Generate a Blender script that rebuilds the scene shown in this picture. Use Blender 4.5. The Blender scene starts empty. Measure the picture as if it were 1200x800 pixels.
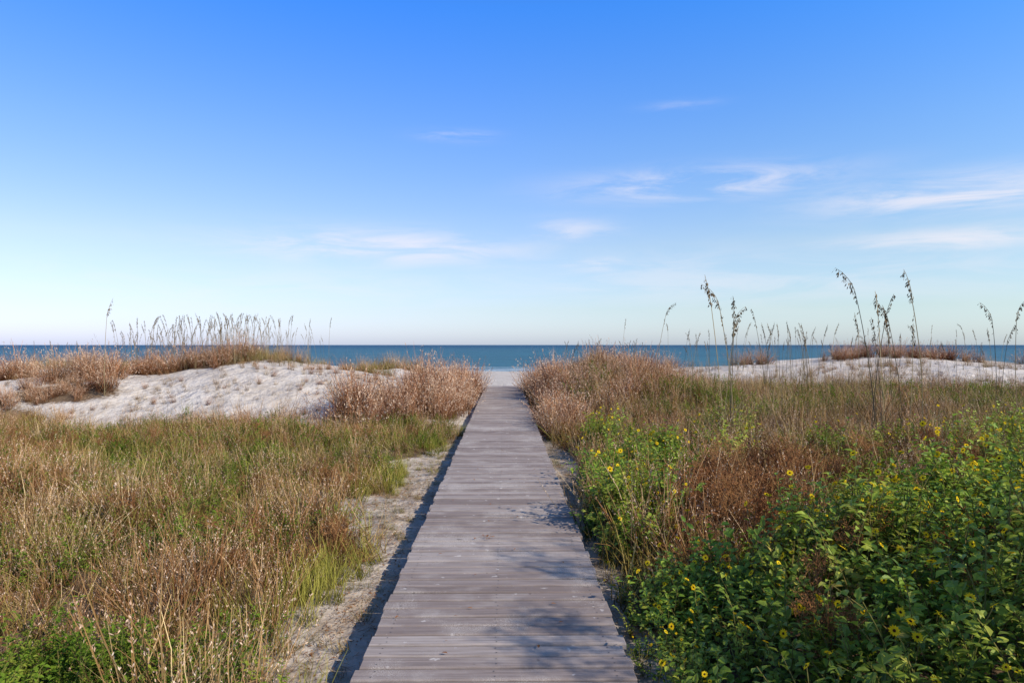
import bpy, math, random
import numpy as np
from mathutils import Vector
random.seed(7); rng=np.random.default_rng(11)
scene=bpy.context.scene
scene.view_settings.view_transform='Standard'; scene.view_settings.look='None'; scene.view_settings.exposure=0

# ------------------------------------------------------------ helpers
def sst(a,b,x):
    t=np.clip((x-a)/(b-a),0,1); return t*t*(3-2*t)
def vnoise(x,y,s,seed=0):
    x=np.asarray(x,float)/s+seed*17.3; y=np.asarray(y,float)/s+seed*9.1
    xi=np.floor(x); yi=np.floor(y); fx=x-xi; fy=y-yi
    fx=fx*fx*(3-2*fx); fy=fy*fy*(3-2*fy)
    def h(a,b):
        v=np.sin(a*127.1+b*311.7+seed*74.7)*43758.5453; return v-np.floor(v)
    return (h(xi,yi)*(1-fx)+h(xi+1,yi)*fx)*(1-fy)+(h(xi,yi+1)*(1-fx)+h(xi+1,yi+1)*fx)*fy
def g2(x,y,cx,cy,sx,sy): return np.exp(-((x-cx)/sx)**2-((y-cy)/sy)**2)

def H(x,y):
    x=np.asarray(x,float); y=np.asarray(y,float)
    xc=x+0.05
    z=-0.20+0*x
    off=sst(0.9,2.2,np.abs(xc))
    # fields
    z=z+off*(0.20*(vnoise(x,y,1.7,1)-0.3)+0.14*(vnoise(x,y,4.5,2)-0.3))
    z=z+0.05*(vnoise(x,y,0.5,3)-0.5)
    # left dune
    L=sst(-1.4,-4.0,x)
    yb=15.2+0.8*(vnoise(x,y*0,3,4)-0.5)
    z=z+L*(0.90*sst(yb,yb+4.2,y)*(0.8+0.3*vnoise(x,y,5,5)) -0.22*g2(x,y,-9,16.8,2.2,2)+0.14*sst(yb,yb+2,y)*(vnoise(x,y,1.5,77)-.5))
    z=z+0.45*g2(x,y,-8.6,22.5,2.8,2.2)+0.25*g2(x,y,-4.6,20.5,1.6,1.8)+0.35*g2(x,y,-12.3,20,1.6,1.5)
    # right
    R=sst(1.0,3.0,x)
    z=z+R*(0.28*sst(6,20,y))
    z=z+0.66*g2(x,y,3.5,20.5,1.9,4.5)*sst(0.8,2.2,x)+0.35*g2(x,y,1.9,25,1.2,5)*sst(0.7,1.5,x)
    z=z+sst(3.5,6.5,x)*(0.62*sst(23,29,y)*(0.82+0.26*vnoise(x,y,6,6)))
    z=z+0.5*g2(x,y,20,36,5,4)*1.0
    z=z+0.45*g2(x,y,-2.2,22,1.0,5)*sst(-0.8,-1.6,x)
    # descend to beach
    fall=sst(31,44,y+1.5*(vnoise(x,y,5,8)-0.5)-7*g2(x,0*y,20,0,8,1)+4*sst(0,-6,x))
    z=z*(1-fall)+(-1.12)*fall
    z=z-0.4*sst(50,92,y)-5*sst(92,190,y)
    z=np.where(fall>0.9,z+0.05*(vnoise(x,y,6,9)-0.5),z)
    return z

def mk(name,verts,faces,mats=(),cols=None,midx=None,smooth=False,link=True):
    me=bpy.data.meshes.new(name); me.from_pydata(verts,[],faces)
    for m in mats: me.materials.append(m)
    if midx is not None: me.polygons.foreach_set('material_index',np.array(midx,dtype=np.int32))
    if cols is not None:
        a=me.color_attributes.new('Col','FLOAT_COLOR','POINT')
        a.data.foreach_set('color',np.array(cols,dtype=np.float32).ravel())
    if smooth: me.polygons.foreach_set('use_smooth',[True]*len(me.polygons))
    me.update()
    ob=bpy.data.objects.new(name,me)
    if link: scene.collection.objects.link(ob)
    return ob

class NT:
    def __init__(s,nt): s.nt=nt; s.n=nt.nodes; s.l=nt.links
    def node(s,t,**k):
        n=s.n.new(t)
        for a,b in k.items(): setattr(n,a,b)
        return n
    def set(s,sock,v):
        if isinstance(v,bpy.types.NodeSocket): s.l.new(v,sock)
        else: sock.default_value=v
    def math(s,op,a,b=0.0,c=None,clamp=False):
        n=s.node('ShaderNodeMath',operation=op,use_clamp=clamp); s.set(n.inputs[0],a); s.set(n.inputs[1],b)
        if c is not None: s.set(n.inputs[2],c)
        return n.outputs[0]
    def mix(s,f,a,b,blend='MIX'):
        n=s.node('ShaderNodeMix',data_type='RGBA',blend_type=blend)
        s.set(n.inputs[0],f)
        for i,v in ((6,a),(7,b)):
            if isinstance(v,(tuple,list)): v=tuple(v)+((1,) if len(v)==3 else ())
            s.set(n.inputs[i],v)
        return n.outputs[2]
    def scale(s,c,k):
        n=s.node('ShaderNodeVectorMath',operation='SCALE'); s.l.new(c,n.inputs[0]); s.set(n.inputs['Scale'],k); return n.outputs[0]
    def noise(s,vec,scale,detail=4,rough=0.55,dist=0):
        n=s.node('ShaderNodeTexNoise'); 
        if vec is not None: s.l.new(vec,n.inputs['Vector'])
        n.inputs['Scale'].default_value=scale; n.inputs['Detail'].default_value=detail
        n.inputs['Roughness'].default_value=rough; n.inputs['Distortion'].default_value=dist
        return n.outputs[0]
    def mr(s,v,a,b,c=0.0,d=1.0,smooth=True):
        n=s.node('ShaderNodeMapRange'); n.interpolation_type='SMOOTHSTEP' if smooth else 'LINEAR'
        s.set(n.inputs[0],v)
        for i,q in zip((1,2,3,4),(a,b,c,d)): n.inputs[i].default_value=q
        return n.outputs[0]
    def ramp(s,f,stops):
        n=s.node('ShaderNodeValToRGB'); s.l.new(f,n.inputs[0]); e=n.color_ramp.elements
        while len(e)<len(stops): e.new(0.5)
        for el,(p,c) in zip(e,stops): el.position=p; el.color=tuple(c)+(1,)
        return n.outputs[0]
    def mapping(s,vec,sc):
        n=s.node('ShaderNodeMapping'); s.l.new(vec,n.inputs[0]); n.inputs['Scale'].default_value=sc
        return n.outputs[0]
    def bump(s,h,strength,dist):
        n=s.node('ShaderNodeBump'); s.l.new(h,n.inputs['Height']); n.inputs['Strength'].default_value=strength; n.inputs['Distance'].default_value=dist
        return n.outputs[0]
def newmat(name):
    m=bpy.data.materials.new(name); m.use_nodes=True; t=NT(m.node_tree)
    return m,t,m.node_tree.nodes['Principled BSDF'],m.node_tree.nodes['Material Output']

def vegmat(name,stops,zone=None,base_dark=0.4,trans=0.0,zs=0.35,gloss=False):
    """per-blade/per-plant random ramp + world-scale colour zone"""
    m,t,p,out=newmat(name)
    oi=t.node('ShaderNodeObjectInfo'); at=t.node('ShaderNodeVertexColor',layer_name='Col')
    ir=t.node('ShaderNodeAttribute',attribute_name='irand',attribute_type='GEOMETRY')
    sp=t.node('ShaderNodeSeparateColor'); t.l.new(at.outputs[0],sp.inputs[0])
    rr=t.math('FRACT',t.math('ADD',oi.outputs['Random'],ir.outputs['Fac']))
    f=t.math('ADD',t.math('MULTIPLY',rr,0.55),t.math('MULTIPLY',sp.outputs[1],0.45))
    c=t.ramp(f,stops)
    if zone:
        geo=t.node('ShaderNodeNewGeometry')
        nz=t.noise(geo.outputs['Position'],zs,2)
        c=t.mix(t.mr(nz,0.42,0.58),c,t.ramp(f,zone))
    c=t.scale(c,t.mr(sp.outputs[0],0,0.8,base_dark,1.0))  # bases darker than tips: own gradient, deepened to put recess shade into the colour
    if gloss:
        t.l.new(c,p.inputs['Base Color']); p.inputs['Roughness'].default_value=.5; p.inputs['Specular IOR Level'].default_value=.3
        sh=p.outputs[0]
    else:
        t.n.remove(p); d=t.node('ShaderNodeBsdfDiffuse'); t.l.new(c,d.inputs[0]); sh=d.outputs[0]
    if trans>0:
        tr=t.node('ShaderNodeBsdfTranslucent'); t.l.new(c,tr.inputs[0])
        mx=t.node('ShaderNodeMixShader'); mx.inputs[0].default_value=trans
        t.l.new(sh,mx.inputs[1]); t.l.new(tr.outputs[0],mx.inputs[2]); sh=mx.outputs[0]
    t.l.new(sh,out.inputs[0])
    return m

# ------------------------------------------------------------ materials
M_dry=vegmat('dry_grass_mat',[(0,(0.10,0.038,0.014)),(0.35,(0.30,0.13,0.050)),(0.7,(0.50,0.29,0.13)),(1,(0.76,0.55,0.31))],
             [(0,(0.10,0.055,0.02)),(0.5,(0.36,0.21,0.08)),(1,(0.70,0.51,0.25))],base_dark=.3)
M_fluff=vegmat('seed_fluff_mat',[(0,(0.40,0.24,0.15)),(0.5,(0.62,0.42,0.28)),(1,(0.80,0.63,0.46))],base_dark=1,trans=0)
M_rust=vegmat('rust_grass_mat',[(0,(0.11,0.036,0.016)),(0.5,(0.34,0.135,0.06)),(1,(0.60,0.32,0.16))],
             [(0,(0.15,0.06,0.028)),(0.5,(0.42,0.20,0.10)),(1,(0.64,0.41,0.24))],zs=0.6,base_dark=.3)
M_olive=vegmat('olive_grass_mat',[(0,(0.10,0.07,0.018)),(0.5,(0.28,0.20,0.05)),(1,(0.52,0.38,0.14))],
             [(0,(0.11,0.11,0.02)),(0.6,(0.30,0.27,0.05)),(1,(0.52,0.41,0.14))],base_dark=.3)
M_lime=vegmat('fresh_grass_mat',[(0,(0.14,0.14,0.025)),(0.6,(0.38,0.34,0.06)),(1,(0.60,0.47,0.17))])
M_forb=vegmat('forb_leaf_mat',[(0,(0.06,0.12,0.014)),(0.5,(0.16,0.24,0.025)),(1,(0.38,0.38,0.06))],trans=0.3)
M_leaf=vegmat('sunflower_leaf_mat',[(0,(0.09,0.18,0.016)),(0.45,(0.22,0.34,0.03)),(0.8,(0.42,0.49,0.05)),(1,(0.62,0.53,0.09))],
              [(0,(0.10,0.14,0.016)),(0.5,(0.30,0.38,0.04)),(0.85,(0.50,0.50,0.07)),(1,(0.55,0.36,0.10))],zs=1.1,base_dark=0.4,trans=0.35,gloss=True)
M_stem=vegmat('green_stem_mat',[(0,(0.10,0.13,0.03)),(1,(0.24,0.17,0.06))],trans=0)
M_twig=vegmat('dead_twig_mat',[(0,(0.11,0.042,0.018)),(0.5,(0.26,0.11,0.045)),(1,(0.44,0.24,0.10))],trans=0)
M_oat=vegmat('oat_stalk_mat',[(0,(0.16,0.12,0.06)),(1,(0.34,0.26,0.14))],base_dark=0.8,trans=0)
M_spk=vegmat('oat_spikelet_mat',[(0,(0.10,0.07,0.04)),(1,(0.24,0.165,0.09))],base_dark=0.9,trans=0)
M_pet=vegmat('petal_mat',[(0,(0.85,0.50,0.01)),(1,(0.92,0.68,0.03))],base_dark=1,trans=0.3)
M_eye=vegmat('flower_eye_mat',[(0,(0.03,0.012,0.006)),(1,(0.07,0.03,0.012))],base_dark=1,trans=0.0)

# ------------------------------------------------------------ plant part builder
class MB:
    def __init__(s): s.v=[];s.f=[];s.c=[];s.m=[]
    def ribbon(s,pts,ws,side,mat,rnd,t0=0,t1=1):
        b=len(s.v); n=len(pts)
        for i,(p,w) in enumerate(zip(pts,ws)):
            t=t0+(t1-t0)*i/(n-1)
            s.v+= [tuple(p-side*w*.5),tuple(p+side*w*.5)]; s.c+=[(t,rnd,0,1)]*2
        for i in range(n-1):
            s.f.append((b+2*i,b+2*i+1,b+2*i+3,b+2*i+2)); s.m.append(mat)
    def stalk(s,pts,rs,mat,rnd,t0=0):
        b=len(s.v); n=len(pts)
        for i,(p,r) in enumerate(zip(pts,rs)):
            for k in range(3):
                a=k*2.0944; s.v.append((p.x+r*math.cos(a),p.y+r*math.sin(a),p.z)); s.c.append((t0+(1-t0)*i/(n-1),rnd,0,1))
        for i in range(n-1):
            for k in range(3):
                k2=(k+1)%3; s.f.append((b+3*i+k,b+3*i+k2,b+3*i+3+k2,b+3*i+3+k)); s.m.append(mat)
    def leaf(s,p,d,up,l,w,mat,rnd,t=1.0,fold=0.25):
        d=d.normalized(); side=d.cross(up)
        if side.length<1e-3: side=Vector((1,0,0))
        side.normalize(); nn=side.cross(d).normalized()
        b=len(s.v)
        P=[p, p+d*l*.35+side*w*.5+nn*w*fold, p+d*l*.75+side*w*.32+nn*w*fold*.5-nn*l*.05, p+d*l-nn*l*.16,
           p+d*l*.75-side*w*.32+nn*w*fold*.5-nn*l*.05, p+d*l*.35-side*w*.5+nn*w*fold, p+d*l*.4, p+d*l*.75-nn*l*.06]
        for q in P: s.v.append(tuple(q)); s.c.append((t,rnd,0,1))
        for f in ((0,1,6),(0,6,5),(1,2,7,6),(6,7,4,5),(2,3,7),(7,3,4)):
            s.f.append(tuple(b+i for i in f)); s.m.append(mat)
    def quad(s,p,d,side,l,w,mat,rnd,t=1.0):
        b=len(s.v)
        for q in (p,p+d*l*.5+side*w*.5,p+d*l,p+d*l*.5-side*w*.5): s.v.append(tuple(q)); s.c.append((t,rnd,0,1))
        s.f.append((b,b+1,b+2,b+3)); s.m.append(mat)
    def flower(s,p,nrm,r):
        nrm=nrm.normalized(); a=nrm.orthogonal().normalized(); bb=nrm.cross(a)
        n=12; ph=random.random()
        for k in range(n):
            an=6.283*k/n+ph; d=a*math.cos(an)+bb*math.sin(an); sd=nrm.cross(d)
            rr=r*random.uniform(.85,1.1); b=len(s.v); rd=random.random(); dr=random.uniform(-.12,.05)*r
            for q in (p+d*r*.22-sd*r*.05,p+d*rr*.65-sd*r*.19+nrm*r*.06,p+d*rr+nrm*dr,p+d*rr*.65+sd*r*.19+nrm*r*.06,p+d*r*.22+sd*r*.05):
                s.v.append(tuple(q)); s.c.append((1,rd,0,1))
            s.f.append((b,b+1,b+2,b+3,b+4)); s.m.append(2)
        b=len(s.v); s.v.append(tuple(p+nrm*r*.22)); s.c.append((1,.5,0,1))
        for k in range(8):
            an=6.283*k/8; s.v.append(tuple(p+(a*math.cos(an)+bb*math.sin(an))*r*.27+nrm*r*.07)); s.c.append((1,.5,0,1))
        for k in range(8): s.f.append((b,b+1+k,b+1+(k+1)%8)); s.m.append(3)
    def obj(s,name,mats,coll):
        o=mk(name,s.v,s.f,mats,s.c,s.m,link=False); coll.objects.link(o); return o

def rdir(): 
    a=random.uniform(0,6.283); return Vector((math.cos(a),math.sin(a),0))
def curve_pts(base,az,length,lean0,bend,n=5,wob=0.0):
    pts=[base.copy()]; a=lean0; p=base.copy(); st=length/(n-1)
    for i in range(n-1):
        d=az*math.sin(a)+Vector((0,0,math.cos(a)))
        if wob: d=d+Vector((random.uniform(-wob,wob),random.uniform(-wob,wob),0))
        p=p+d*st; pts.append(p.copy()); a+=bend/(n-1)
    return pts
def rrad(r): return rdir()*r*math.sqrt(random.random())
def coll(name): return bpy.data.collections.new(name)

def grass(cn,nv,nb,rad,hmin,hmax,mats,w=0.004,lean=0.5,bend=0.9,fluff=0,fl=0.02,wob=.08,seg=4):
    c=coll(cn)
    for v in range(nv):
        m=MB()
        for b in range(nb):
            az=rdir(); L=hmin+(hmax-hmin)*random.random()**1.4; base=rrad(rad)
            pts=curve_pts(base,az,L,random.uniform(0,lean),random.uniform(0.1,bend)*random.choice((1,1,-.4)),seg,wob)
            side=(az.cross(Vector((0,0,1)))*1+az*random.uniform(-1.2,1.2)).normalized(); r=random.random()
            ww=w*random.uniform(.6,1.4)
            m.ribbon(pts,list(np.linspace(1,.15,seg)**.6*ww),side,0,r)
            if fluff and random.random()<fluff:
                for k in range(random.randint(5,8)):
                    t=random.uniform(0.6,1.0)*(seg-1); i=min(int(t),seg-2); p=pts[i].lerp(pts[i+1],t-i)
                    d=(rdir()*.5+Vector((0,0,random.uniform(.4,1)))).normalized()
                    m.quad(p,d,d.cross(rdir()).normalized(),fl*random.uniform(.6,1.3),fl*.36,1,random.random())
        m.obj(f'{cn}_{v}',mats,c)
    return c

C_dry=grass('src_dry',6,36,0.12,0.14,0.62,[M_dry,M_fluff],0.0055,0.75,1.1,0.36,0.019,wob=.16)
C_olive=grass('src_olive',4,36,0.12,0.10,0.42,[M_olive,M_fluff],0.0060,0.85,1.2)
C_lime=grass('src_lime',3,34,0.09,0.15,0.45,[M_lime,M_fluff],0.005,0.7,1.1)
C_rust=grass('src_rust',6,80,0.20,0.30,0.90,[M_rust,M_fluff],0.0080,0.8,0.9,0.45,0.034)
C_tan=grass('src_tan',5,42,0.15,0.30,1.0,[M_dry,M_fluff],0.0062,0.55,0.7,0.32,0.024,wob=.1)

# forbs
C_forb=coll('src_forb')
for v in range(4):
    m=MB()
    for s in range(10):
        az=rdir(); pts=curve_pts(rrad(0.10),az,random.uniform(.12,.36),random.uniform(.1,.8),.3,6,.1); r=random.random()
        m.ribbon(pts,[.004]*6,az.orthogonal().normalized(),1,r)
        for k in range(18):
            t=random.uniform(.8,5); i=min(int(t),4); p=pts[i].lerp(pts[i+1],min(t-i,1)); d=rdir()+Vector((0,0,random.uniform(0,.9)))
            m.leaf(p,d,Vector((0,0,1)),random.uniform(.018,.038),random.uniform(.009,.017),0,random.random(),t/5)
    m.obj(f'src_forb_{v}',[M_forb,M_stem],C_forb)

# beach sunflower sprigs
C_sun=coll('src_sun')
for v in range(8):
    m=MB()
    for s in range(5):
        az=rdir(); pts=curve_pts(rrad(0.06),az,random.uniform(.20,.50),random.uniform(.0,.75),.3,6,.12); r=random.random()
        m.stalk(pts,[.0035,.0033,.003,.0028,.0025,.002],1,r)
        for k in range(16):
            t=.6+4.4*(k/15); i=min(int(t),4); p=pts[i].lerp(pts[i+1],min(t-i,1))
            d=rdir()+Vector((0,0,random.uniform(-.25,.8)))
            l=random.uniform(.034,.066)*(1.1-.05*t)
            m.leaf(p+d.normalized()*.012,d,Vector((0,0,1)),l,l*random.uniform(.5,.68),0,random.random(),.15+.85*t/5,random.uniform(.1,.35))
        if v>=3 and s<(1 if v<6 else 3):
            tip=pts[-1]; q=tip+Vector((random.uniform(-.03,.03),random.uniform(-.03,.03),random.uniform(.05,.11)))
            m.stalk([tip,tip.lerp(q,.5),q],[.002]*3,1,r)
            m.flower(q,Vector((random.uniform(-.4,1.0),random.uniform(-1.3,0),random.uniform(.3,1.1))),random.uniform(.017,.027))
    m.obj(f'src_sun_{v}',[M_leaf,M_stem,M_pet,M_eye],C_sun)

# dead twiggy shrub
C_twig=coll('src_twig')
def branch(m,p,d,l,r,depth):
    pts=[p]; 
    for i in range(3):
        d=(d+Vector((random.uniform(-.3,.3),random.uniform(-.3,.3),random.uniform(-.15,.25)))).normalized(); pts.append(pts[-1]+d*l/3)
    rn=random.random(); m.ribbon(pts,[r,r*.9,r*.8,r*.5],d.orthogonal().normalized(),0,rn,.2,1)
    if depth>0:
        for k in range(4):
            i=random.randint(1,3); nd=(d+rdir()*.95+Vector((0,0,random.uniform(-.2,.3)))).normalized()
            branch(m,pts[i],nd,l*random.uniform(.5,.75),r*.65,depth-1)
    else:
        for k in range(2):
            dd=(d+rdir()).normalized(); m.quad(pts[random.randint(1,3)],dd,dd.orthogonal().normalized(),.016,.007,0,random.random())
for v in range(4):
    m=MB()
    for s in range(4): branch(m,rrad(.05),(rdir()*.8+Vector((0,0,1))).normalized(),.23,.009,3)
    m.obj(f'src_twig_{v}',[M_twig],C_twig)
# loose litter (twigs and leaf scraps lying on the sand)
C_lit=coll('src_litter')
for v in range(4):
    m=MB()
    for s in range(26):
        p=rrad(.22)+Vector((0,0,random.uniform(.008,.022))); d=(rdir()+Vector((0,0,random.uniform(-.1,.1)))).normalized()
        if random.random()<.55:
            l=random.uniform(.04,.16); m.ribbon([p,p+d*l*.5+rdir()*.008,p+d*l],[.003,.003,.002],d.cross(Vector((0,0,1))),0,random.random())
        else: m.leaf(p,d,Vector((0,0,1)),random.uniform(.015,.04),random.uniform(.006,.014),0,random.random())
    m.obj(f'src_litter_{v}',[M_dry if v%2 else M_twig],C_lit)

# sea oats (every source normalised to 1.2 m tall); 0-3 slender, 4-7 heavy drooping heads
C_oat=coll('src_oat')
for v in range(8):
    m=MB(); heavy=v>=4
    az=Vector((random.choice((-1,1))*random.uniform(.5,1),random.uniform(-.5,.5),0)).normalized()
    pts=curve_pts(Vector((0,0,0)),az,1.0,random.uniform(0,.06),random.uniform(.03,.22),10,.01)
    head=curve_pts(pts[-1],az,.22,random.uniform(.1,.4),random.uniform(.3,1.1) if heavy else random.uniform(.1,.5),7)
    full=pts+head[1:]; m.stalk(full,list(np.linspace(.0042,.0015,len(full))),0,random.random())
    hp=[pts[-2]]+head if heavy else head
    for k in range(44 if heavy else 32):
        t=random.uniform(0,len(hp)-1.01); i=int(t); p=hp[i].lerp(hp[i+1],t-i)
        q=p+rdir()*random.uniform(.002,.018 if heavy else .010)+Vector((0,0,-random.uniform(0,.03)))
        d=(Vector((0,0,-1))+rdir()*.5+az*.3).normalized()
        m.ribbon([p,q],[.0012,.0012],d.orthogonal().normalized(),0,.5)
        m.quad(q,d,d.cross(rdir()).normalized(),random.uniform(.020,.030),random.uniform(.008,.013),1,random.random())
    zm=max(q[2] for q in m.v); m.v=[(a,b,c*1.2/zm) for a,b,c in m.v]
    for k in range(5):
        a2=rdir(); bl=curve_pts(Vector((0,0,0)),a2,random.uniform(.35,.6),.2,1.3,6)
        m.ribbon(bl,[.006,.006,.005,.004,.003,.001],a2.cross(Vector((0,0,1))),0,random.random())
    m.obj(f'src_oat_{v}',[M_oat,M_spk],C_oat)

# ------------------------------------------------------------ scatter via geometry nodes
def scatter(name,P,c,scale,tilt=0.12,idx=None,zs=None,realize=False):
    P=np.asarray(P,float); n=len(P)
    if n==0: return
    me=bpy.data.meshes.new(name); me.vertices.add(n); me.vertices.foreach_set('co',P.astype(np.float32).ravel())
    rot=np.stack([rng.normal(0,tilt,n),rng.normal(0,tilt,n),rng.uniform(0,6.283,n)],1)
    a=me.attributes.new('rot','FLOAT_VECTOR','POINT'); a.data.foreach_set('vector',rot.astype(np.float32).ravel())
    sc=np.asarray(scale)*np.ones(n); sv=np.stack([sc,sc,sc*(zs if zs is not None else 1)],1)
    a=me.attributes.new('scl','FLOAT_VECTOR','POINT'); a.data.foreach_set('vector',sv.astype(np.float32).ravel())
    if idx is None: idx=rng.integers(0,len(c.objects),n)
    a=me.attributes.new('idx','INT','POINT'); a.data.foreach_set('value',np.asarray(idx,dtype=np.int32))
    if realize:
        a=me.attributes.new('irand','FLOAT','POINT'); a.data.foreach_set('value',rng.random(n).astype(np.float32))
    ob=bpy.data.objects.new(name,me); scene.collection.objects.link(ob)
    ng=bpy.data.node_groups.new(name+'_scatter','GeometryNodeTree')
    ng.interface.new_socket('Geometry',in_out='INPUT',socket_type='NodeSocketGeometry')
    ng.interface.new_socket('Geometry',in_out='OUTPUT',socket_type='NodeSocketGeometry')
    N=ng.nodes; Lk=ng.links
    gi=N.new('NodeGroupInput'); go=N.new('NodeGroupOutput')
    ci=N.new('GeometryNodeCollectionInfo'); ci.inputs['Collection'].default_value=c
    ci.inputs['Separate Children'].default_value=True; ci.inputs['Reset Children'].default_value=True
    io=N.new('GeometryNodeInstanceOnPoints')
    def na(nm,ty):
        q=N.new('GeometryNodeInputNamedAttribute'); q.data_type=ty; q.inputs['Name'].default_value=nm; return q.outputs[0]
    er=N.new('FunctionNodeEulerToRotation'); Lk.new(na('rot','FLOAT_VECTOR'),er.inputs[0])
    Lk.new(gi.outputs[0],io.inputs['Points']); Lk.new(ci.outputs[0],io.inputs['Instance'])
    io.inputs['Pick Instance'].default_value=True
    Lk.new(na('idx','INT'),io.inputs['Instance Index']); Lk.new(er.outputs[0],io.inputs['Rotation'])
    Lk.new(na('scl','FLOAT_VECTOR'),io.inputs['Scale'])
    if realize:
        rz=N.new('GeometryNodeRealizeInstances'); Lk.new(io.outputs[0],rz.inputs[0]); Lk.new(rz.outputs[0],go.inputs[0])
    else: Lk.new(io.outputs[0],go.inputs[0])
    md=ob.modifiers.new('scatter','NODES'); md.node_group=ng
    return ob

def cand(n,y0,y1,side):
    """candidate points: constant count per metre of depth inside a wide fan"""
    y=rng.uniform(y0,y1,n); w=0.85*np.maximum(y,1)+2.0; u=rng.uniform(0,1,n)
    x=-0.85-u*w if side<0 else 0.75+u*w
    return x,y
def on(x,y,lift=0.0): return np.stack([x,y,H(x,y)-0.01+lift],1)

def ledge(y): return -1.20-0.28*sst(4,8,y)+0.6*(vnoise(y,0*y,0.9,20)-0.5)+0.50*sst(11.5,15,y)
def redge(y): return 0.80+0.22*(vnoise(y,0*y,0.9,21)-0.5)+0.30*g2(y,0*y,10.5,0,2.2,1)
def yback(x): return 16.0+1.8*(vnoise(x,0*x,2.2,22)-0.5)+.5*sst(-6,-10,x)
def gsh(x,y): return g2(x,y,-2.35,3.35,.42,.55)
def leftfield(x,y):
    return sst(-.02,0.45,ledge(y)-x)*sst(0.7,-0.5,y-yback(x))*(1-1.0*sst(.12,.4,np.maximum(gsh(x,y),g2(x,y,-2.0,2.7,.5,.5))))
def yrb(x): return 24.0+1.8*(vnoise(x,0*x,3,23)-0.5)+4*sst(5.5,3.5,x)
def rightfield(x,y):
    return sst(0,0.25,x-redge(y))*sst(0.6,-0.6,y-yrb(x))
def rustblob(x,y):
    m=0*x
    for cx,cy,sx,sy in ((-2.9,16.4,1.0,1.1),(-1.85,17.6,.6,1.2),(-1.7,20.5,.65,1.8),(-1.5,25,.5,2),(-12.0,19.5,.85,.7),(-11.6,18.2,1.3,.5),(-8.9,21.3,1.0,.7),(-10.6,21.3,.9,.7),
                        (-15.5,20,1.5,.8),(-13.6,17.4,.9,.4),(1.30,15.5,.4,1.6),(1.45,19,.5,2),(1.4,23,.5,2),(1.35,26.5,.5,1.6),(2.7,18.5,.9,2.3),(3.9,21.0,1.2,2.0)):
        m=np.maximum(m,sst(1.6,0.55,np.sqrt(((x-cx)/sx)**2+((y-cy)/sy)**2)))
    return m
def vegall(x,y): return np.maximum(np.where(x<0,leftfield(x,y),rightfield(x,y)),rustblob(x,y))
def sunh(x,y):
    h=0.92*sst(1.1,2.9,x)*sst(7.0,5.3,y-0.8*vnoise(x,y,1.0,30)-.5*(x-3.2))*(0.45+0.7*vnoise(x,y,0.75,31))
    h=h+0.42*sst(0.70,1.05,x)*sst(5.9,4.6,y)*(.45+.8*vnoise(x,y,.45,32))
    return h*sst(9,6.5,x)
def keep(p): return rng.random(len(p))<p
def clump(x,y,s,seed): return sst(.3,.7,vnoise(x,y,s,seed))

# ---- left field
x,y=cand(5000,0.8,17,-1); p=leftfield(x,y)*np.clip(1.1*vnoise(x,y,.8,40)+.2,0,1)*(1-.4*g2(x,y,-6,11,5,3)); k=keep(p); x,y=x[k],y[k]
s=0.45+0.95*vnoise(x,y,.7,41)
scatter('dry_grass',on(x,y),C_dry,s*rng.uniform(.7,1.25,len(x))*(1-.3*g2(x,y,-6,11,5,3)),0.25)
x,y=cand(3000,0.8,17,-1); gz=clump(x,y,1.0,42); k=keep(leftfield(x,y)*np.clip(gz*.6+.3*g2(x,y,-6,10.5,6,4)+.2,0,1)); x,y=x[k],y[k]
scatter('olive_grass',on(x,y),C_olive,rng.uniform(.6,1.25,len(x)),0.25)
x,y=cand(5600,0.8,16.5,-1); k=keep(leftfield(x,y)*np.clip(sst(.55,.72,vnoise(x,y,.7,43))*.9+.8*g2(x,y,-5.5,10,6,3)*sst(.4,.6,vnoise(x,y,.6,44)),0,1)); x,y=x[k],y[k]
scatter('beach_forb',on(x,y),C_forb,rng.uniform(.7,1.35,len(x)),0.15)
x,y=cand(1200,1.5,13,-1); k=keep(leftfield(x,y)*sst(.35,.65,vnoise(x,y,.9,46))); x,y=x[k],y[k]
scatter('dead_stems',on(x,y),C_twig,rng.uniform(.5,1.0,len(x)),0.3)
x,y=cand(260,3.0,15,-1); k=keep(leftfield(x,y)*sst(.45,.6,vnoise(x,y,1.4,47))); x,y=x[k],y[k]
scatter('tall_dry_grass',on(x,y),C_tan,rng.uniform(.45,.75,len(x)),0.25)
n=800; y=rng.uniform(3.,15,n); x=ledge(y)-np.abs(rng.normal(0,.28,n))+.05; k=keep(np.clip(sst(.6,.8,vnoise(x,y,.6,45))*.45+.65*g2(x,y,-1.5,5.3,.5,.9)+.3*g2(x,y,-1.6,9,.5,1),0,1)); x,y=x[k],y[k]
scatter('fresh_grass',on(x,y),C_lime,rng.uniform(.4,1.0,len(x)),0.25)
n=640; y=rng.uniform(2.5,16,n); x=np.where(rng.random(n)<.68,rng.uniform(-1.75,-.9,n),rng.uniform(.8,1.45,n))
scatter('plant_litter',on(x,y,.006),C_lit,rng.uniform(.6,1.2,n),0.04)
# ---- rust bluestem bushes
n=13000; x=rng.uniform(-17,6,n); y=rng.uniform(14,29.5,n); k=keep(rustblob(x,y)*0.36)&(np.abs(x+.05)>.95); x,y=x[k],y[k]
nearb=np.where((x<0)&(x>-4.5),1.22,np.where((x>0)&(x<2.2),1.15,1.0))
scatter('bluestem_bush',on(x,y),C_rust,rng.uniform(.6,1.2,len(x))*(0.4+1.0*vnoise(x,y,.7,50))*nearb,0.22,realize=True)
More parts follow.
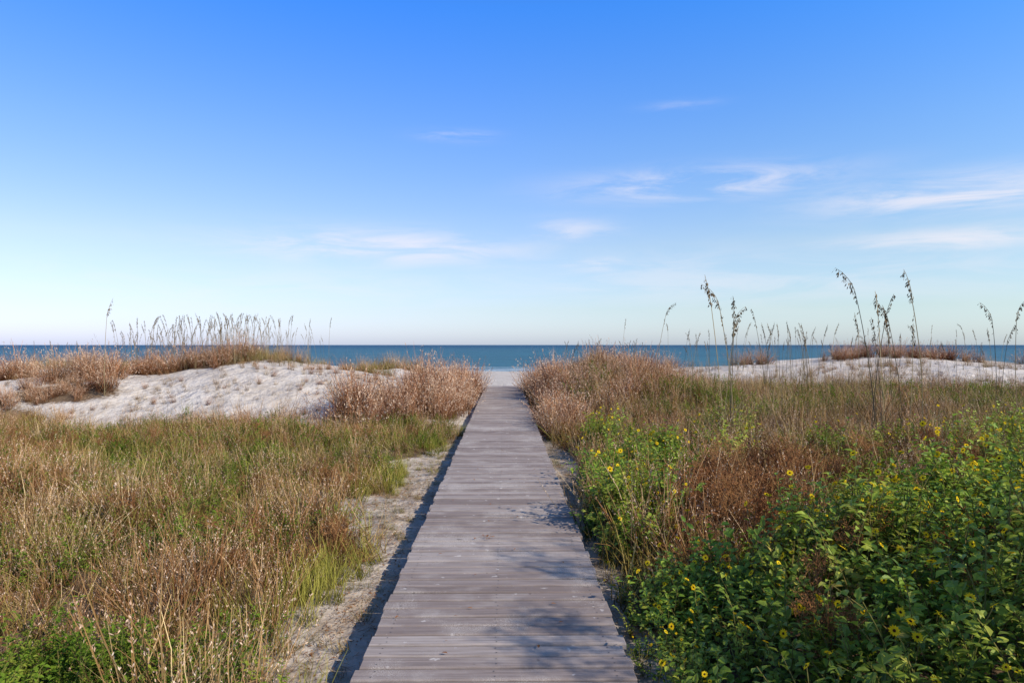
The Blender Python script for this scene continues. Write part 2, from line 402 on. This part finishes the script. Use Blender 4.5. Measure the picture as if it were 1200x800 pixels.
# dune-top grasses (left)
n=6500; x=rng.uniform(-22,-2.6,n); y=rng.uniform(18.5,28,n)
mm=np.maximum.reduce([g2(x,y,-8.6,22.3,2.6,1.5),1.0*g2(x,y,-4.4,21.6,1.0,.8),.8*g2(x,y,-17,22,3,2),.7*sst(23,25,y)*sst(.4,.6,vnoise(x,y,2,51))])
pp=sst(.35,.7,mm); k=keep(pp*.4); scatter('dune_grass',on(x[k],y[k]),C_olive,rng.uniform(.7,1.45,k.sum()),0.2)
k=keep(pp*.4); scatter('dune_grass',on(x[k],y[k]),C_tan,rng.uniform(.3,.85,k.sum()),0.25)
n=1500; x=rng.uniform(-14,-2.6,n); y=rng.uniform(15.5,21.5,n); k=keep(sst(.4,.8,vnoise(x,y,.8,52))*.7+.06); x,y=x[k],y[k]
scatter('sparse_dune_grass',on(x,y),C_dry,rng.uniform(.2,.65,len(x)),0.25)
n=260; x=rng.uniform(-11,-3,n); y=rng.uniform(16.,21.5,n); k=keep(.5*sst(.5,.8,vnoise(x,y,1.3,53))+.06); x,y=x[k],y[k]
scatter('small_bluestem',on(x,y),C_rust,rng.uniform(.2,.42,len(x)),0.25)
# ---- right field
x,y=cand(6000,5.0,26,1); k=keep(rightfield(x,y)*np.clip(1.0*vnoise(x,y,1.2,60)+.2,0,1)*(sunh(x,y)<.3)*(1-.6*sst(12,7,y))); x,y=x[k],y[k]
scatter('tall_dry_grass',on(x,y),C_tan,rng.uniform(.45,.95,len(x))*(0.5+.75*vnoise(x,y,1.0,61)),0.22)
x,y=cand(4000,4.6,26,1); k=keep(rightfield(x,y)*(sunh(x,y)<.35)*np.clip(clump(x,y,1.2,62)+.1,0,1)); x,y=x[k],y[k]
scatter('olive_grass',on(x,y),C_olive,rng.uniform(.7,1.5,len(x)),0.25)
x,y=cand(3800,4.8,24,1); k=keep(rightfield(x,y)*(sunh(x,y)<.35)*.7*sst(.35,.6,vnoise(x,y,1.0,63))); x,y=x[k],y[k]
scatter('dry_grass',on(x,y),C_dry,rng.uniform(.7,1.4,len(x)),0.25)
x,y=cand(4400,6,21,1); k=keep(rightfield(x,y)*sst(.45,.62,vnoise(x,y,1.1,64))*.9*(x>1.6)); x,y=x[k],y[k]
scatter('beach_forb',on(x,y),C_forb,rng.uniform(1.1,2.0,len(x)),0.15)
x,y=cand(500,7,20,1); k=keep(rightfield(x,y)*sst(.5,.65,vnoise(x,y,1.5,67))); x,y=x[k],y[k]
scatter('dead_stems',on(x,y),C_twig,rng.uniform(.7,1.2,len(x)),0.3)
# dead twig mound
n=1500; x=rng.uniform(1.1,7,n); y=rng.uniform(4.6,10.5,n); d=np.maximum.reduce([.9*g2(x,y,2.1,6.1,.7,.65),g2(x,y,2.6,7.2,1.0,.9),.95*g2(x,y,3.7,8.1,.9,.7),.8*g2(x,y,5.6,9.2,1.2,.8)]); k=keep(sst(.25,.6,d)*.75); x,y,d=x[k],y[k],d[k]
scatter('dead_shrub',on(x,y,d*.42*rng.random(len(x))),C_twig,rng.uniform(.7,1.2,len(x)),0.3)
n=46; x=rng.uniform(1.6,5,n); y=rng.uniform(3.2,6,n); scatter('dead_shrub',on(x,y,sunh(x,y)*.5),C_twig,rng.uniform(.6,1.0,n),0.3)
# flowering shrubs
def sunscatter(name,n,xr,yr,hf,flower=.5,prob=1):
    x=rng.uniform(*xr,n); y=rng.uniform(*yr,n); h=hf(x,y); k=(h>.08)&keep(0*x+prob); x,y,h=x[k],y[k],h[k]
    lift=np.maximum(h-.36,0)*np.sqrt(rng.random(len(x)))
    top=lift>=np.maximum(h-.36,0)*.6
    idx=rng.integers(0,3,len(x)); f=rng.random(len(x))<flower; idx=np.where(top&f,rng.integers(3,8,len(x)),idx)
    s=np.clip(h/.36,.4,1)*rng.uniform(.7,1.3,len(x))
    return scatter(name,on(x,y,lift),C_sun,s,.32,idx=idx,realize=True)
sunscatter('beach_sunflower_bush',3200,(.70,8),(-0.3,8.6),sunh,1.0)
def h2(x,y): return .85*sst(.2,.55,np.maximum.reduce([g2(x,y,1.6,8.4,.6,1.0),g2(x,y,1.3,6.7,.45,.8),.8*g2(x,y,2.2,9.6,.6,.6)]))*(.4+.7*vnoise(x,y,.45,33))
sunscatter('beach_sunflower_bush',1000,(.78,3.2),(5.4,11),h2,.5)
def h3(x,y): return .95*sst(.25,.6,np.maximum.reduce([g2(x,y,8.4,11.0,1.8,1.0),g2(x,y,3.0,9.2,.5,.4),g2(x,y,5.0,9.9,.8,.4),g2(x,y,6.6,9.0,.9,.5),.8*g2(x,y,1.7,11.5,.4,1),.8*g2(x,y,4.0,12.3,.6,.5)]))*(.5+.5*vnoise(x,y,.6,34))
sunscatter('beach_sunflower_bush',1500,(1,11),(8.3,13.5),h3,1.0)
def h4(x,y): return .60*sst(.2,.6,gsh(x,y))*(.65+.5*vnoise(x,y,.3,35))
x=rng.uniform(-3.3,-1.4,620); y=rng.uniform(2.2,4.4,620); h=h4(x,y); k=h>.08; x,y,h=x[k],y[k],h[k]
scatter('green_shrub',on(x,y,np.maximum(h-.28,0)*rng.random(len(x))),C_forb,rng.uniform(.8,1.3,len(x)),.3)
# right dunes crest plants
n=5000; x=rng.uniform(4,34,n); y=rng.uniform(26,38,n)
mm=np.maximum.reduce([g2(x,y,20,34.5,4.5,1.5),.8*g2(x,y,7.5,33,1.2,1),.7*g2(x,y,12,33.5,1.8,.8),.9*g2(x,y,29,34,3,1.5)]); k=keep(sst(.3,.7,mm)*.35); x,y=x[k],y[k]
scatter('bluestem_bush',on(x,y),C_rust,rng.uniform(.6,1.25,len(x)),0.2)
n=1300; x=rng.uniform(4,30,n); y=rng.uniform(23.5,31,n); k=keep(.6*sst(.4,.7,vnoise(x,y,2,66))+.5*sst(27,24,y)*sst(.3,.6,vnoise(x,y,1.5,68))+.05); x,y=x[k],y[k]
scatter('sparse_dune_grass',on(x,y),C_dry,rng.uniform(.4,1.1,len(x)),0.25)
n=360; y=rng.uniform(3,16,n); x=np.where(rng.random(n)<.6,rng.uniform(-1.6,-.95,n),rng.uniform(.8,1.2,n))
scatter('strip_weeds',on(x,y),C_olive,rng.uniform(.12,.45,n),0.3)

# ---- sea oats
def P2W(px,d): return (px-591)*d/800
pts=[];sc=[];ix=[]
def oat(px,d,ytop,heavy=None):
    X=P2W(px,d); z=float(H(X,d)); top=1.75+(404-ytop)*d/800
    pts.append((X,d,z)); sc.append(max((top-z)/1.2,.4)); 
    if heavy is None: heavy=random.random()<.25
    ix.append(random.randint(4,7) if heavy else random.randint(0,3))
for i in range(340):
    px=random.gauss(262,60)
    if 140<px<388: oat(px,random.uniform(20.5,24.5),random.uniform(364,400)+abs(px-262)*.06,random.random()<.25)
oat(126,18,350,False)
for px,d,yt in ((850,12,322),(856,12.2,345),(862,12.1,332),(847,11.8,370),(858,12.4,360),(768,19,354),(1030,12,308),(1022,12.5,345),(1040,12.2,340),(1083,12,316),
                (1050,12.6,355),(1062,12.8,350),(1068,12.1,372),(1170,15,354),(1175,15.3,380),(1008,15,365),(900,18,360),(905,18.4,378),(1198,14,352),(800,20,385),(726,22,372),(808,16,388),(1036,12.4,372)):
    oat(px,d,yt,yt<375 and px not in (900,726,1008,1022,850))
for i in range(70):
    oat(random.uniform(780,1195),random.uniform(20,31),random.uniform(376,406))
for i in range(26): oat(random.uniform(895,975),random.uniform(22,26),random.uniform(374,398),False)
for i in range(30): oat(random.uniform(640,760),random.uniform(18,25),random.uniform(394,412))
for i in range(14): oat(random.uniform(0,120),random.uniform(20,26),random.uniform(398,412))
scatter('sea_oats',pts,C_oat,np.array(sc),0.05,idx=ix)

# ------------------------------------------------------------ unseen tree, added out of frame to throw the dappled shade on the boards
m=MB()
def tbr(p,d,l,r,depth):
    pts=[p]
    for i in range(4):
        d=(d+Vector((random.uniform(-.22,.22),random.uniform(-.22,.22),random.uniform(-.05,.18)))).normalized(); pts.append(pts[-1]+d*l/4)
    m.stalk(pts,list(np.linspace(r,r*.6,5)),0,random.random(),.6)
    if depth>0:
        for k in range(4):
            i=random.randint(2,4); tbr(pts[i],(d+rdir()*.9).normalized(),l*.62,r*.5,depth-1)
    else:
        for k in range(22):
            i=random.randint(1,4); q=pts[i]+Vector([random.gauss(0,.05) for _ in range(3)])
            m.leaf(q,(rdir()+Vector((0,0,random.uniform(-.3,.8)))),Vector((0,0,1)),random.uniform(.05,.09),random.uniform(.015,.025),1,random.random())
tx,ty=5.0,1.75; tz=float(H(tx,ty)); tr=[Vector((tx,ty,tz-.05))]
for i in range(9): tr.append(tr[-1]+Vector((random.uniform(-.04,.04),random.uniform(-.04,.04),.40)))
m.stalk(tr,list(np.linspace(.055,.03,10)),0,.5,.5)
for q in range(6): tbr(tr[6+q%4],(rdir()*.9+Vector((0,0,.6))).normalized(),.85,.022,2)
mk('unseen_shade_tree',m.v,m.f,[M_twig,M_forb],m.c,m.m)

# ------------------------------------------------------------ ground
def axis(segs):
    out=[]
    for a,b,st in segs: out+=list(np.arange(a,b,st))
    out.append(segs[-1][1]); return np.array(out)
gx=axis([(-6000,-600,1800),(-600,-60,90),(-60,-20,1.0),(-20,-3,.15),(-3,3,.07),(3,20,.2),(20,60,1.0),(60,600,90),(600,6000,1800)])
gy=axis([(-600,-20,100),(-20,0,1),(0,16,.14),(16,45,.2),(45,130,2),(130,600,60),(600,6000,1500)])
X,Y=np.meshgrid(gx,gy); Z=H(X,Y)
V=np.stack([X,Y,Z],-1).reshape(-1,3); nx,ny=len(gx),len(gy)
ii=np.arange(nx*ny).reshape(ny,nx); F=np.stack([ii[:-1,:-1],ii[:-1,1:],ii[1:,1:],ii[1:,:-1]],-1).reshape(-1,4)
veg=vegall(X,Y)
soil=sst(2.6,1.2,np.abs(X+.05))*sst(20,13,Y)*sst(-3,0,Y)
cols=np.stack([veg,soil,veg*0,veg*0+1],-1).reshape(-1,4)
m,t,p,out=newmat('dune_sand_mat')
geo=t.node('ShaderNodeNewGeometry'); pos=geo.outputs['Position']
at=t.node('ShaderNodeVertexColor',layer_name='Col'); sp=t.node('ShaderNodeSeparateColor'); t.l.new(at.outputs[0],sp.inputs[0])
n1=t.noise(pos,0.8,5); n2=t.noise(pos,9,5); n3=t.noise(pos,90,3); n4=t.noise(pos,2.2,6,.65)
sand=t.mix(t.mr(n1,.35,.65),(0.52,0.44,0.36),(0.62,0.54,0.455))
sand=t.mix(t.mr(n4,.50,.68,0,.6),sand,(0.37,0.295,0.22))
sand=t.mix(t.mr(n2,.50,.74,0,.35),sand,(0.32,0.25,0.18))
sand=t.mix(t.mr(n3,.62,.72,0,.5),sand,(0.20,0.135,0.09))
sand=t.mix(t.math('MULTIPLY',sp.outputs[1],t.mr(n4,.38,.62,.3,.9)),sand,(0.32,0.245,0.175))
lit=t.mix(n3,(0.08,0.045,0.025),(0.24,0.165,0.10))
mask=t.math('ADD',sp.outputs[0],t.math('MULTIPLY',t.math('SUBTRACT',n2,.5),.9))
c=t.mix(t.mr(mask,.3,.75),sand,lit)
t.l.new(c,p.inputs['Base Color']); p.inputs['Roughness'].default_value=.95; p.inputs['Specular IOR Level'].default_value=.1
hh=t.math('ADD',t.math('MULTIPLY',t.noise(pos,2.6,4,.55),1.6),t.math('MULTIPLY',t.noise(pos,14,3),.18))
t.l.new(t.bump(hh,.9,.12),p.inputs['Normal'])
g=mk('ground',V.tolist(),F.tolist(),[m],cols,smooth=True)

# ------------------------------------------------------------ sea
m,t,p,out=newmat('sea_mat')
geo=t.node('ShaderNodeNewGeometry'); pos=geo.outputs['Position']
sx=t.node('ShaderNodeSeparateXYZ'); t.l.new(pos,sx.inputs[0])
far=t.mr(sx.outputs[1],90,1200)
c=t.mix(far,(0.045,0.155,0.185),(0.010,0.066,0.115))
ns=t.noise(t.mapping(pos,(.03,.12,.1)),1,6,.65)
c=t.mix(t.mr(ns,.4,.7,0,.6),c,(0.008,0.045,0.078))
fo=t.noise(t.mapping(pos,(.05,.5,.1)),1,5,.7)
near=t.mr(sx.outputs[1],88,125,1,0)
foam=t.mr(t.math('ADD',fo,t.math('MULTIPLY',near,.20)),.68,.76,0,.8)
c=t.mix(foam,c,(0.6,0.66,0.66))
t.l.new(c,p.inputs['Base Color']); p.inputs['Roughness'].default_value=.45; p.inputs['Specular IOR Level'].default_value=.16
w=t.math('ADD',t.noise(t.mapping(pos,(.15,.5,.3)),1,6,.6),t.math('MULTIPLY',t.noise(pos,2.5,4),.3))
t.l.new(t.bump(w,1,1.2),p.inputs['Normal'])
sea=mk('sea',[(-30000,60,-1.48),(30000,60,-1.48),(30000,40000,-1.48),(-30000,40000,-1.48)],[(0,1,2,3)],[m])

# ------------------------------------------------------------ boardwalk
bw=bpy.data.objects.new('boardwalk',None); scene.collection.objects.link(bw)
m,t,p,out=newmat('weathered_board_mat')
geo=t.node('ShaderNodeNewGeometry'); pos=geo.outputs['Position']
at=t.node('ShaderNodeVertexColor',layer_name='Col'); sp=t.node('ShaderNodeSeparateColor'); t.l.new(at.outputs[0],sp.inputs[0])
mp=t.node('ShaderNodeVectorMath',operation='ADD'); t.l.new(pos,mp.inputs[0])
cx=t.node('ShaderNodeCombineXYZ'); t.l.new(t.math('MULTIPLY',sp.outputs[0],40),cx.inputs[0]); t.l.new(t.math('MULTIPLY',sp.outputs[1],30),cx.inputs[2]); t.l.new(cx.outputs[0],mp.inputs[1])
gr=t.noise(t.mapping(mp.outputs[0],(2.2,70,30)),1,5,.65)
bl=t.noise(t.mapping(mp.outputs[0],(2.5,4,3)),1,4)
c=t.ramp(sp.outputs[0],[(0,(0.225,0.172,0.145)),(0.5,(0.305,0.243,0.210)),(1,(0.40,0.33,0.285))])
c=t.mix(t.mr(gr,.38,.66,0,.5),c,(0.13,0.097,0.080))
c=t.mix(t.mr(bl,.5,.75,0,.5),c,(0.46,0.39,0.335))
sd=t.noise(pos,1.1,6,.7); sd2=t.noise(pos,160,2)
c=t.mix(t.math('MULTIPLY',t.mr(sd,.48,.66,0,.8),t.mr(sd2,.42,.6)),c,(0.54,0.47,0.40))
st=t.noise(pos,9,3,.5)
c=t.mix(t.mr(st,.67,.72,0,.75),c,(0.56,0.50,0.44))
c=t.mix(t.mr(st,.31,.25,0,.6),c,(0.08,0.06,0.05))
t.l.new(c,p.inputs['Base Color']); p.inputs['Roughness'].default_value=.85; p.inputs['Specular IOR Level'].default_value=.15
t.l.new(t.bump(gr,.6,.005),p.inputs['Normal'])
M_board=m
M_joist,tj,pj,_=newmat('joist_mat'); pj.inputs['Roughness'].default_value=.9
nj=tj.noise(None,20,4); tj.l.new(tj.ramp(nj,[(0,(.04,.03,.022)),(1,(.12,.09,.07))]),pj.inputs['Base Color'])
M_scr,ts,ps,_=newmat('screw_mat'); ps.inputs['Roughness'].default_value=.6
tn=ts.noise(None,30,2); ts.l.new(ts.ramp(tn,[(0,(.04,.035,.03)),(1,(.10,.08,.07))]),ps.inputs['Base Color'])
V=[];F=[];C=[];SV=[];SF=[]
pitch=.1405; yy=-4.0
while yy<29.2:
    w=pitch-random.uniform(.018,.025); h=.036; ch=.008
    xl=-.80+random.uniform(-.016,.016); xr=.703+random.uniform(-.016,.016)
    dz=random.uniform(-.003,.003); tl=random.uniform(-.003,.003); sk=random.uniform(-.004,.004); tw=random.uniform(-.003,.003)
    r1,r2=random.random(),random.random()
    prof=[(0,-h),(0,-ch),(ch*.4,-ch*.25),(ch*1.3,0),(w*.5,-.0012),(w-ch*1.3,0),(w-ch*.4,-ch*.25),(w,-ch),(w,-h)]
    xs=[xl,xl+.004]+list(np.linspace(xl+.2,xr-.2,5))+[xr-.004,xr]; b=len(V); np_=len(prof)
    for i,xx in enumerate(xs):
        u=(xx-xl)/(xr-xl); end=i in(0,len(xs)-1)
        for (py,pz) in prof:
            zz=pz+dz+tl*(u-.5)*2+tw*(py/w-.5)*(u-.5)*2-(.004 if end and pz>-.02 else 0)
            V.append((xx,yy+py+sk*(u-.5)*2,zz)); C.append((r1,r2,0,1))
    for i in range(len(xs)-1):
        for k in range(np_):
            k2=(k+1)%np_; F.append((b+i*np_+k,b+i*np_+k2,b+(i+1)*np_+k2,b+(i+1)*np_+k))
    F.append(tuple(b+k for k in range(np_))); F.append(tuple(b+(len(xs)-1)*np_+k for k in reversed(range(np_))))
    for sxp in (-.70,-.05,.60):
        for fy in (.25,.75):
            u=(sxp-xl)/(xr-xl)
            q=Vector((sxp+random.uniform(-.008,.008),yy+w*fy+random.uniform(-.004,.004),dz+tl*(u-.5)*2+.0020)); b=len(SV)
            SV.append((q.x,q.y,q.z+.0005))
            for k in range(8): SV.append((q.x+.0045*math.cos(k*.785),q.y+.0045*math.sin(k*.785),q.z))
            for k in range(8): SF.append((b,b+1+k,b+1+(k+1)%8))
    yy+=pitch
pl=mk('planks',V,F,[M_board],C); pl.parent=bw
sc_=mk('screws',SV,SF,[M_scr]); sc_.parent=bw
JV=[];JF=[]
def box(x0,x1,y0,y1,z0,z1):
    b=len(JV)
    for z in (z0,z1):
        for a,c_ in ((x0,y0),(x1,y0),(x1,y1),(x0,y1)): JV.append((a,c_,z))
    for f in ((0,3,2,1),(4,5,6,7),(0,1,5,4),(1,2,6,5),(2,3,7,6),(3,0,4,7)): JF.append(tuple(b+i for i in f))
for xx in (-.72,-.07,.58): box(xx,xx+.04,-3.95,29.1,-.17,-.05)
for k in range(14):
    for xx in (-.677,.625): box(xx,xx+.06,-3+k*2.4,-2.91+k*2.4,-.6,-.056)
jo=mk('joists_and_posts',JV,JF,[M_joist]); jo.parent=bw

# leaf litter on the boards
m=MB()
for k in range(70):
    q=Vector((random.uniform(-.75,.65),random.uniform(2.8,14),.010)); 
    if k<14: q=Vector((-.16+random.gauss(0,.045),6.18+random.gauss(0,.025),.010+random.random()*.016))
    d=rdir()+Vector((0,0,random.uniform(0,.3))); l=random.uniform(.014,.045); m.leaf(q,d,Vector((0,0,1)),l,l*.4,0,random.random())
mk('leaf_litter',m.v,m.f,[M_twig],m.c,m.m)

# ------------------------------------------------------------ light & sky
az=math.radians(122); el=math.radians(35)
s=Vector((math.sin(az)*math.cos(el),math.cos(az)*math.cos(el),math.sin(el)))
ld=bpy.data.lights.new('sun','SUN'); ld.energy=5.0; ld.angle=math.radians(.53); ld.color=(1,.92,.80)
lo=bpy.data.objects.new('sun',ld); lo.rotation_euler=s.to_track_quat('Z','Y').to_euler(); lo.location=(20,-5,20); scene.collection.objects.link(lo)
wd=bpy.data.worlds.new('World'); scene.world=wd; wd.use_nodes=True; t=NT(wd.node_tree)
bg=wd.node_tree.nodes['Background']
sky=t.node('ShaderNodeTexSky',sky_type='NISHITA'); sky.sun_disc=False; sky.sun_elevation=el; sky.sun_rotation=az
sky.air_density=1.0; sky.dust_density=0.6; sky.ozone_density=2.0
tc=t.node('ShaderNodeTexCoord'); nv=t.node('ShaderNodeVectorMath',operation='NORMALIZE'); t.l.new(tc.outputs['Generated'],nv.inputs[0])
sx=t.node('ShaderNodeSeparateXYZ'); t.l.new(nv.outputs[0],sx.inputs[0])
zel=t.math('ARCSINE',sx.outputs[2]); aza=t.math('ARCTAN2',sx.outputs[0],sx.outputs[1])
T=lambda r,g_,b:(r/3,g_/3,b/3)
tint=t.ramp(t.math('DIVIDE',zel,1.0,clamp=True),[(0,T(1.25,1.40,2.10)),(.05,T(1.30,1.33,1.60)),(.14,T(1.50,1.44,1.57)),(.28,T(1.12,1.48,2.05)),(.46,T(.52,1.45,2.75)),(.70,T(.7,1.0,1.4))])
col=t.mix(1.0,sky.outputs[0],tint,'MULTIPLY'); col=t.scale(col,3.0)
# even out the hue difference between the anti-solar side and the sun side
hz=t.mix(t.mr(aza,-.8,.8),(0.93,0.90,0.99),(0.98,1.05,1.0))
col=t.mix(1.0,col,hz,'MULTIPLY')
cv=t.node('ShaderNodeCombineXYZ'); t.l.new(t.math('MULTIPLY',aza,4.5),cv.inputs[0]); t.l.new(t.math('MULTIPLY',zel,26),cv.inputs[1])
nz=t.noise(cv.outputs[0],1.3,7,.62,.6)
tot=None
for px,py,sa,se,am in ((820,222,125,15,1),(450,292,150,18,1),(535,160,38,6,.5),(1130,255,120,17,1),(1120,300,110,12,.8),(700,312,40,9,.8),(670,270,45,13,.6),(800,131,35,5,.25),(900,330,300,30,.4),(300,340,250,25,.3)):
    a0=math.atan((px-591)/800); e0=math.atan((404-py)/800)
    dx=t.math('MULTIPLY',t.math('SUBTRACT',aza,a0),800/sa); dy=t.math('MULTIPLY',t.math('SUBTRACT',zel,e0),800/se)
    r=t.math('ADD',t.math('MULTIPLY',dx,dx),t.math('MULTIPLY',dy,dy))
    g_=t.math('MULTIPLY',t.math('EXPONENT',t.math('MULTIPLY',r,-1)),am)
    tot=g_ if tot is None else t.math('MAXIMUM',tot,g_)
cl=t.math('MULTIPLY',tot,t.mr(nz,.34,.66),clamp=True)
col=t.mix(t.math('MULTIPLY',cl,.8),col,(8.8,8.3,8.7))
t.l.new(col,bg.inputs['Color']); bg.inputs['Strength'].default_value=.11
try:
    wd.cycles.sampling_method='MANUAL'; wd.cycles.sample_map_resolution=512
except Exception as e: print(e)

# ------------------------------------------------------------ camera
cd=bpy.data.cameras.new('camera'); cd.lens=24; cd.sensor_width=36; cd.clip_end=100000; cd.clip_start=.05
co=bpy.data.objects.new('camera',cd); co.location=(0,0,1.75)
co.rotation_euler=(math.radians(90+.29),0,math.radians(-.64)); scene.collection.objects.link(co); scene.camera=co
